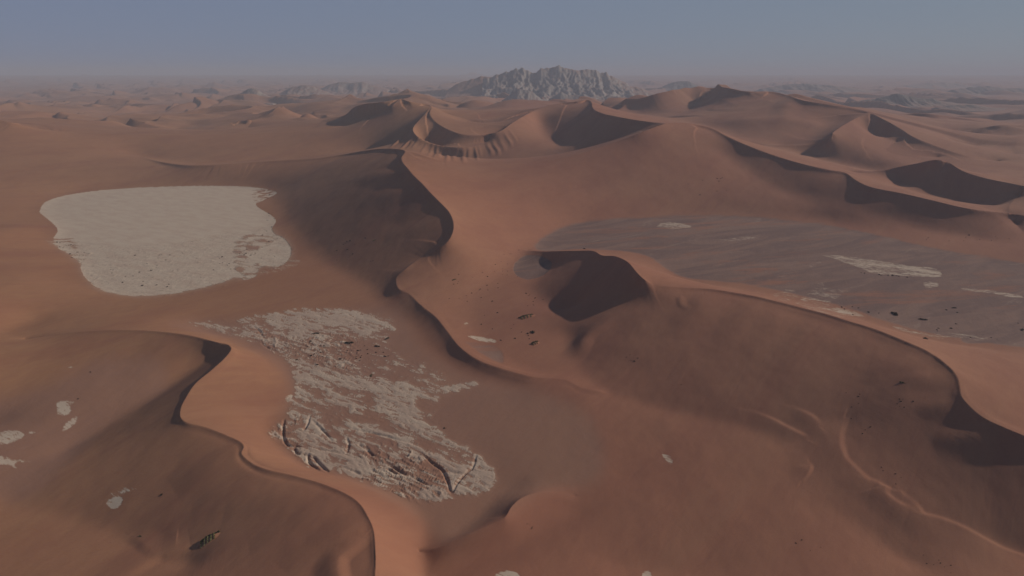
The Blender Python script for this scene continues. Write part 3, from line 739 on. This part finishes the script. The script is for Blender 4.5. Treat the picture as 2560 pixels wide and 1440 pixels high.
# tidy speckle: small islands take the id around them
for _ in range(3):
    r = region.copy(); up, dn, lf, rt = r[:-2,1:-1], r[2:,1:-1], r[1:-1,:-2], r[1:-1,2:]
    r[1:-1,1:-1] = np.where((up == dn), up, np.where(lf == rt, lf, r[1:-1,1:-1])); region = r
freg = region[:-1,:-1].ravel(); freg = np.concatenate([freg, freg])
ATT = {'clay': claym, 'gravel': gravel, 'plain': plain, 'rough': np.maximum(rough, .5*db), 'dusty': db, 'veil': veilm}
def mesh_from(name, verts, tris, material, normals=None, attrs=None):
    me = bpy.data.meshes.new(name)
    me.vertices.add(len(verts)); me.vertices.foreach_set('co', np.ascontiguousarray(verts, np.float32).ravel())
    me.loops.add(tris.size); me.loops.foreach_set('vertex_index', np.ascontiguousarray(tris, np.int32).ravel())
    me.polygons.add(len(tris)); me.polygons.foreach_set('loop_start', np.arange(0, tris.size, 3, dtype=np.int32))
    me.update(calc_edges=True); me.polygons.foreach_set('use_smooth', np.ones(len(tris), bool))
    me.materials.append(material)
    for kx, vx in (attrs or {}).items():
        at = me.attributes.new(kx, 'FLOAT', 'POINT'); at.data.foreach_set('value', np.ascontiguousarray(vx, np.float32))
    if normals is not None: me.normals_split_custom_set_from_vertices(normals)
    o = bpy.data.objects.new(name, me); COL.objects.link(o); return o
def tag(o, label, cat=None, group=None, kind=None):
    o['label'] = label
    if cat: o['category'] = cat
    if group: o['group'] = group
    if kind: o['kind'] = kind
    return o
for k, nm in enumerate(NAMES):
    sel = TRI[freg == k]
    if len(sel) == 0: continue
    used, inv = np.unique(sel, return_inverse=True)
    o = mesh_from(nm if nm in REG else 'sand_dune', V[used], inv.reshape(-1, 3), desert, VN[used], {a: x.ravel()[used] for a, x in ATT.items()})
    tag(o, REG.get(nm) or DUNE_LABEL[nm], kind='structure')

# ------------------------------------------------------------------ rocky mountain and hills beyond the dunes
def hill(name, sil, dist, front, back, material, label, gully=.5, cell=14, freq=1.0, seed=1, base_z=None):
    """sil: photo outline of the top (x, y) seen at distance dist; slopes reach 'front' metres towards us and 'back' metres away"""
    s = np.array(sil, float)
    u = (s[:, 0]-1280)/F; v = (720-s[:, 1])/F
    t = dist/(CP+v*SP); wx = u*t; wz = CAM_H+(-SP+v*CP)*t
    pad = 60
    xs = np.arange(wx[0]-pad, wx[-1]+pad, cell); ys = np.arange(dist-front, dist+back, cell*1.25)
    X, Y = np.meshgrid(xs, ys)
    X = X+0.0
    g0 = float(np.median(ground_at(xs, np.full(len(xs), dist-front)))) if base_z is None else base_z
    Hh = np.interp(X, wx, np.maximum(wz-g0, 0), left=0, right=0)*(1+.10*(ridged(X/(190*freq), Y/900, 3, seed+13, .6)-.75))
    wv = fbm(X/(700*freq), Y/(700*freq), 3, seed)*.25
    dn = np.where(Y < dist, (dist-Y)/front, (Y-dist)/back)
    dn = np.clip(dn + .10*fbm(X/(330*freq), X*0+seed, 3, seed+15), 0, 2)
    prof = np.clip(1-dn, 0, 1)
    # spurs: ridges running downhill, warped, finer ones branching off
    wx_ = X/freq+120*fbm(X/500, Y/500, 3, seed+2)
    sp = ridged(wx_/420, Y/(1500*freq), 2, seed+4)*.6 + ridged(wx_/170, Y/(700*freq), 3, seed+7, .6)*.4
    fz = ridged(wx_/70, Y/(260*freq), 3, seed+9, .6)
    cut = np.clip(dn*3.2, 0, 1)
    zz = Hh*(prof**(1.25+.9*cut*(1-np.clip(sp, 0, 1)))) - Hh*gully*cut*prof*(1-np.clip(sp, -.2, 1))*.9 - Hh*gully*.28*np.clip(dn*6, .12, 1)*prof**.6*(1-np.clip(fz, 0, 1))
    zz += g0-6 + 6*(prof > 0)*np.minimum(1, Hh/40)
    zz[:, 0] = zz[:, -1] = g0-25; zz[0] = g0-25; zz[-1] = g0-25
    n, m = X.shape; ii = np.arange(n*m).reshape(n, m)
    q = np.concatenate([np.stack([ii[:-1,:-1], ii[:-1,1:], ii[1:,1:]], -1).reshape(-1,3), np.stack([ii[:-1,:-1], ii[1:,1:], ii[1:,:-1]], -1).reshape(-1,3)])
    o = mesh_from(name, np.stack([X, Y, zz], -1).reshape(-1, 3), q, material)
    return tag(o, label, kind='structure')
hill('mountain', [(1205,196),(1222,190),(1240,184),(1256,177),(1270,171),(1278,167),(1304,165),(1319,168),(1332,175),(1342,177),(1352,168),(1375,168),(1398,163),(1418,168),
     (1436,175),(1450,174),(1466,172),(1497,175),(1517,178),(1524,187),(1540,195),(1563,201),(1573,211),(1590,215),(1608,222),(1630,230),(1655,242)], 11500, 2000, 1500, granite,
     'jagged pale granite mountain rising above the desert in the hazy distance', .40, 15, .85, 5)
hill('rocky_hill', [(1120,224),(1145,208),(1176,193),(1200,189),(1225,192),(1250,206),(1265,220)], 11900, 1300, 700, sand_drift, 'sand-covered left shoulder of the granite mountain', .08, 20, 1.6, 67)
hill('rocky_hill', [(1255,250),(1270,240),(1284,227),(1298,222),(1318,224),(1332,230),(1345,240),(1358,252)], 9300, 480, 420, granite, 'low rocky foothill in front of the distant mountain', .4, 10, .6, 11)
hill('rocky_hill', [(1372,246),(1388,238),(1402,226),(1420,236),(1440,238),(1460,233),(1480,244),(1500,248),(1530,250)], 9500, 420, 420, granite, 'row of small pale crags below the right half of the mountain', .4, 10, .6, 17)
hill('rocky_hill', [(540,250),(556,246),(580,238),(604,232),(622,219),(632,219),(650,228),(672,240),(690,246),(712,250)], 9600, 620, 500, sandy_rock, 'pale ribbed rocky hill left of the star dunes', .5, 11, .6, 23)
hill('rocky_hill', [(690,240),(712,226),(735,214),(752,212),(775,213),(800,222),(835,236),(870,246)], 11500, 900, 700, sandy_rock, 'sand-covered pale hill right of the ribbed hill', .3, 14, 1.0, 29)
hill('rocky_hill', [(800,222),(830,208),(850,202),(880,207),(905,204),(940,214),(975,224)], 14000, 900, 700, sandy_rock, 'faint low pale hill beyond the star dunes', .3, 18, 1.0, 31)
hill('rocky_hill', [(1640,224),(1660,214),(1684,204),(1700,201),(1722,202),(1736,209),(1750,222)], 15500, 800, 700, dark_rock, 'grey rounded rock hill just right of the mountain', .35, 18, 1.0, 37)
hill('rocky_hill', [(2120,256),(2170,248),(2200,243),(2232,233),(2250,233),(2268,239),(2290,241),(2312,246),(2330,245),(2350,252),(2385,256),(2410,262),(2440,276)], 8700, 420, 380, dark_rock, 'long dark low rock ridge in the right distance', .35, 11, .6, 41)
hill('rocky_hill', [(1900,222),(1930,216),(1960,211),(2000,208),(2060,211),(2110,216),(2160,223),(2200,231)], 15000, 900, 700, dark_rock, 'low grey rock band far right of the mountain', .35, 20, 1.0, 43)
hill('rocky_hill', [(2260,214),(2310,207),(2360,205),(2400,208),(2450,215)], 19000, 900, 700, dark_rock, 'thin dark rock rise near the right horizon', .3, 26, 1.0, 47)
hill('rocky_hill', [(2380,224),(2420,217),(2470,214),(2510,220),(2560,219),(2620,222),(2700,228)], 13500, 800, 700, dark_rock, 'dark low hills at the far right edge', .35, 20, 1.0, 53)
hill('rocky_hill', [(2340,268),(2380,262),(2430,260),(2480,268),(2530,270),(2600,280)], 7900, 300, 300, dark_rock, 'scattered dark outcrops at the right edge', .4, 12, .6, 59)

# ------------------------------------------------------------------ shrubs
def leaf_material(name, A, B):
    k = NT_(name); n = k.noise((1.3, 1.3, 1.3), 3, .6)
    k.l.new(k.mix(k.range(n, .3, .7), A, B), k.b.inputs['Base Color']); return k.m
leaf = leaf_material('dry_olive_leaves', (.075,.070,.032), (.16,.14,.06))
leaf_dark = leaf_material('dark_scrub_leaves', (.045,.040,.028), (.085,.068,.045))
leaf_pale = leaf_material('pale_green_stems', (.26,.24,.10), (.38,.34,.16))
def clump(rng, cxyz, rad, n, size):
    c = np.array(cxyz); P = rng.normal(0, 1, (n, 3)); P /= np.linalg.norm(P, axis=1)[:, None]
    P *= (rng.rand(n, 1)**.35)*np.array(rad); P[:, 2] = np.abs(P[:, 2])
    out = []
    for p in P:
        a = rng.normal(0, 1, (3, 3))*size; out.append(a-a.mean(0)+p+c)
    return np.concatenate(out)
def shrub_mesh(name, seed, lobes, n, material, size=.22):
    rng = np.random.RandomState(seed); pts = []
    for (x, y, rx, ry, rz) in lobes: pts.append(clump(rng, (x, y, 0), (rx, ry, rz), n, size))
    P = np.concatenate(pts); T = np.arange(len(P)).reshape(-1, 3)
    o = mesh_from(name, P, T, material); o.data.polygons.foreach_set('use_smooth', np.zeros(len(T), bool)); return o
protos = [shrub_mesh('shrub', 1, [(0,0,.5,.45,.38),(.35,.1,.3,.3,.28),(-.3,-.15,.32,.26,.25)], 60, leaf_dark, .10),
          shrub_mesh('shrub', 2, [(0,0,.42,.5,.42),(-.38,.12,.3,.25,.3)], 75, leaf_dark, .10),
          shrub_mesh('shrub', 3, [(0,0,.6,.35,.30),(.5,-.1,.28,.25,.22),(-.5,.1,.3,.22,.2)], 60, leaf, .10)]
used_p = set()
def put_shrub(px, py, size, which, label, group, rng, squash=1.0):
    x, y, z = spot(px, py)
    src = protos[which]
    if which in used_p: o = src.copy(); COL.objects.link(o)
    else: o = src; used_p.add(which)
    o.location = (x, y, float(ground_at(x, y))-.05*size); o.scale = (size*rng.uniform(.9, 1.3), size*rng.uniform(.8, 1.1), size*squash*rng.uniform(.8, 1.1)); o.rotation_euler = (0, 0, rng.uniform(0, 6.28))
    tag(o, label, 'shrub', group)
rg = np.random.RandomState(12)
ZONES = [  # polygon box, count, size range, label, group
 ([(1120,690),(1220,670),(1300,690),(1320,740),(1290,800),(1200,790),(1110,740)], 24, 1.6, 3.6, 1, 'small dark shrub scattered on orange sand left of the dark slip face', 'shrubs on the sand left of the slip face'),
 ([(1230,630),(1300,625),(1300,700),(1240,690)], 14, 1.4, 3.0, 0, 'small dark shrub beside the grey gravel patch behind the S-curved ridge', 'shrubs by the small gravel patch'),
 ([(1150,800),(1330,800),(1360,870),(1260,860)], 10, 1.6, 3.4, 1, 'small dark shrub in the hollow below the dark slip face', 'shrubs in the hollow below the slip face'),
 ([(1320,710),(1380,770),(1370,790),(1310,760)], 9, 1.4, 3.0, 0, 'small dark shrub at the lower tip of the dark slip face', 'shrubs at the foot of the slip face'),
 ([(850,590),(950,590),(960,660),(830,650)], 9, 1.6, 3.6, 1, 'small dark shrub on the red slope right of the white pan', 'shrubs on the slope right of the white pan'),
 ([(700,850),(860,850),(1000,880),(960,905),(840,905),(760,920),(690,890)], 34, 1.6, 4.0, 0, 'dark shrub on the broken clay crust at its upper end', 'shrubs on the upper broken clay'),
 ([(640,470),(690,475),(690,500),(655,500)], 9, 2.5, 5.0, 0, 'dark shrub on the far right corner of the white clay pan', 'shrubs at the far corner of the white pan'),
 ([(665,520),(690,545),(680,590),(655,590)], 11, 2.2, 4.2, 0, 'dark shrub along the right rim of the white clay pan', 'shrubs on the right rim of the white pan'),
 ([(130,600),(190,610),(220,640),(180,650)], 12, 2.0, 4.4, 0, 'dark shrub on the left corner of the white clay pan', 'shrubs at the left corner of the white pan'),
 ([(580,600),(700,600),(700,650),(600,650)], 13, 2.0, 4.4, 0, 'dark shrub on the sandy lobe of the white clay pan', 'shrubs on the lobe of the white pan'),
 ([(250,640),(550,625),(620,660),(450,720),(290,725)], 34, 2.0, 4.6, 0, 'small dark scrub on the cracked near half of the white pan', 'scrub on the near half of the white pan'),
 ([(2100,940),(2160,980),(2190,1080),(2140,1090),(2110,1000)], 10, .8, 1.8, 0, 'tiny dark shrub on the shaded flank near the lower right', 'shrubs on the shaded lower right flank'),
 ([(2220,990),(2290,1000),(2290,1020),(2230,1030)], 7, .8, 2.0, 0, 'tiny dark shrub in the deep shade of the big right-hand dune', 'shrubs in the shade of the right-hand dune'),
 ([(2200,1160),(2260,1190),(2240,1210),(2200,1190)], 5, .7, 1.5, 0, 'tiny dark shrub beside the bright winding crest line', 'shrubs beside the winding crest line'),
 ([(1980,1330),(2120,1380),(2060,1400),(1990,1370)], 4, .6, 1.3, 0, 'tiny dark shrub on the brown sand at the bottom right', 'shrubs on the bottom right sand'),
 ([(2300,1380),(2420,1430),(2400,1440),(2320,1420)], 8, .6, 1.3, 0, 'tiny dark shrub near the bottom edge at the right', 'shrubs near the bottom edge'),
 ([(1680,440),(1820,440),(1850,500),(1700,510)], 9, 2.4, 4.6, 1, 'small shrub on the lit red flank above the gravel basin', 'shrubs on the flank above the basin'),
 ([(2270,585),(2540,590),(2560,610),(2300,600)], 12, 2.0, 4.2, 1, 'small shrub at the foot of the shaded ridge at right', 'shrubs at the foot of the right-hand ridge'),
 ([(2290,760),(2560,800),(2560,850),(2300,840)], 12, 2.0, 4.5, 0, 'dark shrub on the near side of the gravel basin', 'shrubs on the near side of the basin'),
 ([(2090,765),(2130,765),(2250,790),(2120,790)], 7, 2.0, 4.5, 0, 'dark shrub on the pale streak in the gravel basin', 'shrubs on the pale basin streak'),
 ([(2130,680),(2270,690),(2270,694),(2130,684)], 9, 2.5, 4.5, 0, 'dark shrub on the near rim of the pale patch in the gravel basin', 'shrubs on the rim of the pale basin patch'),
 ([(1315,1300),(1335,1305),(1335,1325),(1320,1325)], 5, .7, 1.5, 2, 'small olive shrub on the sunny side of the low bottom hump', 'shrubs on the low bottom hump'),
 ([(1560,885),(1660,890),(1660,905),(1570,905)], 5, 1.0, 2.2, 1, 'small dark shrub on the wide brown flank below the bright spur', 'shrubs on the brown flank below the spur'),
]
def in_poly(x, y, P):
    c = False
    for i in range(len(P)):
        (x1, y1), (x2, y2) = P[i], P[i-1]
        if (y1 > y) != (y2 > y) and x < (x2-x1)*(y-y1)/(y2-y1)+x1: c = not c
    return c
for P, n, a, b, w, lab, grp in ZONES:
    X_, Y_ = [p[0] for p in P], [p[1] for p in P]; k = 0
    while k < n:
        x, y = rg.uniform(min(X_), max(X_)), rg.uniform(min(Y_), max(Y_))
        if not in_poly(x, y, P): continue
        put_shrub(x, y, a+(b-a)*rg.rand()**2, (w, rg.randint(0, 2))[rg.rand() < .5] if w < 2 else 2, lab, grp, rg); k += 1
# the larger shrubs the photo shows one by one
for px, py, s, w, lab in ((875,602,6,1,'larger dark shrub, left of a pair, on the slope right of the white pan'),(937,600,7,2,'pale-topped larger shrub, right of a pair on the slope beside the white pan'),
    (842,626,4,1,'lone dark shrub left of and below the pair on the red slope'),(1135,699,6,2,'green shrub alone on the orange sand behind the ridge bend'),(1331,830,10,1,'wide dark shrub between the two green mounds in the hollow'),
    (1461,622,6,0,'dark shrub on the gravel just above the dark slip face crest'),(968,846,7,0,'dark shrub at the right end of the upper clay slab'),(943,866,7,0,'dark shrub just below the right end of the upper clay slab'),
    (872,857,10,0,'wide dark shrub near the middle of the upper broken clay'),(789,834,8,0,'dark shrub in the notch of the upper clay slab'),(1111,1071,3.2,1,'lone dark shrub with pale sand tail right of the clay plates'),(928,939,5,2,'green shrub alone on the lower sand of the broken clay'),
    (2236,785,14,0,'dark mound-like shrub, leftmost of the large ones in the gravel basin'),(2308,799,9,0,'dark shrub right of the mound-like one in the gravel basin'),(2385,770,7,0,'dark shrub standing apart furthest up in the gravel basin'),(2555,825,7,0,'dark shrub at the right edge of the gravel basin'),
    (2312,847,8,0,'flat dark shrub nearest to the big crest in the basin'),(2258,957,5,2,'shrub with a pale sunny side on the shaded right-hand flank'),(404,1236,3.0,1,'small dark shrub on the brown plain at lower left'),(352,1341,2.4,2,'small pale shrub on a low sand hump at lower left'),
    (195,997,2.6,0,'tiny shrub beside the pale clay patch at far left'),(226,930,2.4,0,'tiny lone shrub on the brown slope at left'),(1703,962,1.8,1,'lone dark shrub on the brown slope right of centre'),(1587,903,3,1,'dark shrub on the flank under the bright spur')):
    put_shrub(px, py, s, w, lab, None, rg, .7)
    o = bpy.data.objects[-1] if False else None
# three big spreading melon shrubs, each grown over a mound of caught sand
def mound_shrub(px0, py0, px1, py1, width, height, fingers, label, seed):
    rng = np.random.RandomState(seed)
    x0, y0, _ = spot(px0, py0); x1, y1, _ = spot(px1, py1)
    root = bpy.data.objects.new('shrub_mound', None); COL.objects.link(root)
    mx, my = (x0+x1)/2, (y0+y1)/2; gz = float(ground_at(mx, my)); root.location = (mx, my, gz); tag(root, label, 'shrub')
    L = math.hypot(x1-x0, y1-y0); ax = np.array([(x1-x0)/L, (y1-y0)/L]); nx = np.array([ax[1], -ax[0]])
    if nx[1] > 0: nx = -nx
    # sand mound
    n = 26; uu, vv = np.meshgrid(np.linspace(-1, 1, n), np.linspace(-1, 1, n)); rr = np.hypot(uu, vv)
    hh = np.clip(1-rr**2, 0, 1)**1.3*height*.6*(1+.25*fbm(uu*2+seed, vv*2, 3, seed))
    wx_ = mx+ax[0]*uu*L*.62+nx[0]*vv*width*.6; wy_ = my+ax[1]*uu*L*.62+nx[1]*vv*width*.6
    wz_ = ground_at(wx_, wy_)+hh-.25
    ii = np.arange(n*n).reshape(n, n)
    q = np.concatenate([np.stack([ii[:-1,:-1], ii[:-1,1:], ii[1:,1:]], -1).reshape(-1,3), np.stack([ii[:-1,:-1], ii[1:,1:], ii[1:,:-1]], -1).reshape(-1,3)])
    nzv = {a: np.zeros(n*n) for a in ATT}
    s_ = mesh_from('sand_mound', np.stack([wx_-mx, wy_-my, wz_-gz], -1).reshape(-1,3), q, desert, None, nzv); s_.parent = root
    def surf(u, v):
        r = min(1, math.hypot(u, v)); return max(0, 1-r*r)**1.3*height*.6
    pts = []
    for _ in range(26):      # spine
        u = rng.uniform(-.9, .95); v = rng.normal(0, .12)-.25
        X, Y = mx+ax[0]*u*L*.55+nx[0]*v*width*.5, my+ax[1]*u*L*.55+nx[1]*v*width*.5
        pts.append(clump(rng, (X-mx, Y-my, float(ground_at(X, Y))-gz+surf(u*.88, v*.8)-.2), (L*.07, width*.09, height*.34), 60, .28))
    f1 = mesh_from('foliage', np.concatenate(pts), np.arange(sum(len(p) for p in pts)).reshape(-1,3), leaf); f1.parent = root
    pts = []
    for k in range(fingers): # runners spreading down the sunny side
        u0 = -.75+1.4*(k+.5)/fingers; 
        for j in range(9):
            t = j/8.; u = u0-.18*t+rng.normal(0, .015); v = -.2+1.1*t
            X, Y = mx+ax[0]*u*L*.55+nx[0]*v*width*.5, my+ax[1]*u*L*.55+nx[1]*v*width*.5
            pts.append(clump(rng, (X-mx, Y-my, float(ground_at(X, Y))-gz+surf(u*.88, v*.8)-.15), (L*.03, width*.08, height*.26*(1-.5*t)), 42, .24))
    f2 = mesh_from('runner', np.concatenate(pts), np.arange(sum(len(p) for p in pts)).reshape(-1,3), leaf_pale); f2.parent = root
    for f in (f1, f2): f.data.polygons.foreach_set('use_smooth', np.zeros(len(f.data.polygons), bool))
mound_shrub(497,1364,548,1332, 10, 3.4, 5, 'large spreading olive shrub over a sand mound at the bottom left', 71)
mound_shrub(1298,797,1336,788, 14, 5.0, 4, 'large green shrub mound, upper of two, below the dark slip face', 72)
mound_shrub(1328,862,1346,855, 10, 4.0, 3, 'large green shrub mound, lower of two, in the hollow below the slip face', 73)

# ------------------------------------------------------------------ dust haze
if HAZE:
    hz = NT_('dust_haze'); hz.n.remove(hz.b)
    pv = hz.n.new('ShaderNodeVolumePrincipled'); pv.inputs['Color'].default_value = HAZE_COL; pv.inputs['Density'].default_value = HAZE_D
    pv.inputs['Anisotropy'].default_value = 0.0
    hz.l.new(pv.outputs[0], hz.n['Material Output'].inputs['Volume'])
    zb, zt, E = float(Z.min())-40, 700.0, 78000.0
    P = np.array([(x, y, z) for z in (zb, zt) for x, y in ((-E,-E),(E,-E),(E,E),(-E,E))], float)
    Q = [(0,3,2),(0,2,1),(4,5,6),(4,6,7),(0,1,5),(0,5,4),(1,2,6),(1,6,5),(2,3,7),(2,7,6),(3,0,4),(3,4,7)]
    o = mesh_from('haze', P, np.array(Q), hz.m); o.data.polygons.foreach_set('use_smooth', np.zeros(12, bool))
    tag(o, 'thin grey-blue desert dust haze over the whole scene', kind='stuff')
C.cycles.volume_bounces = 1; C.cycles.max_bounces = 4
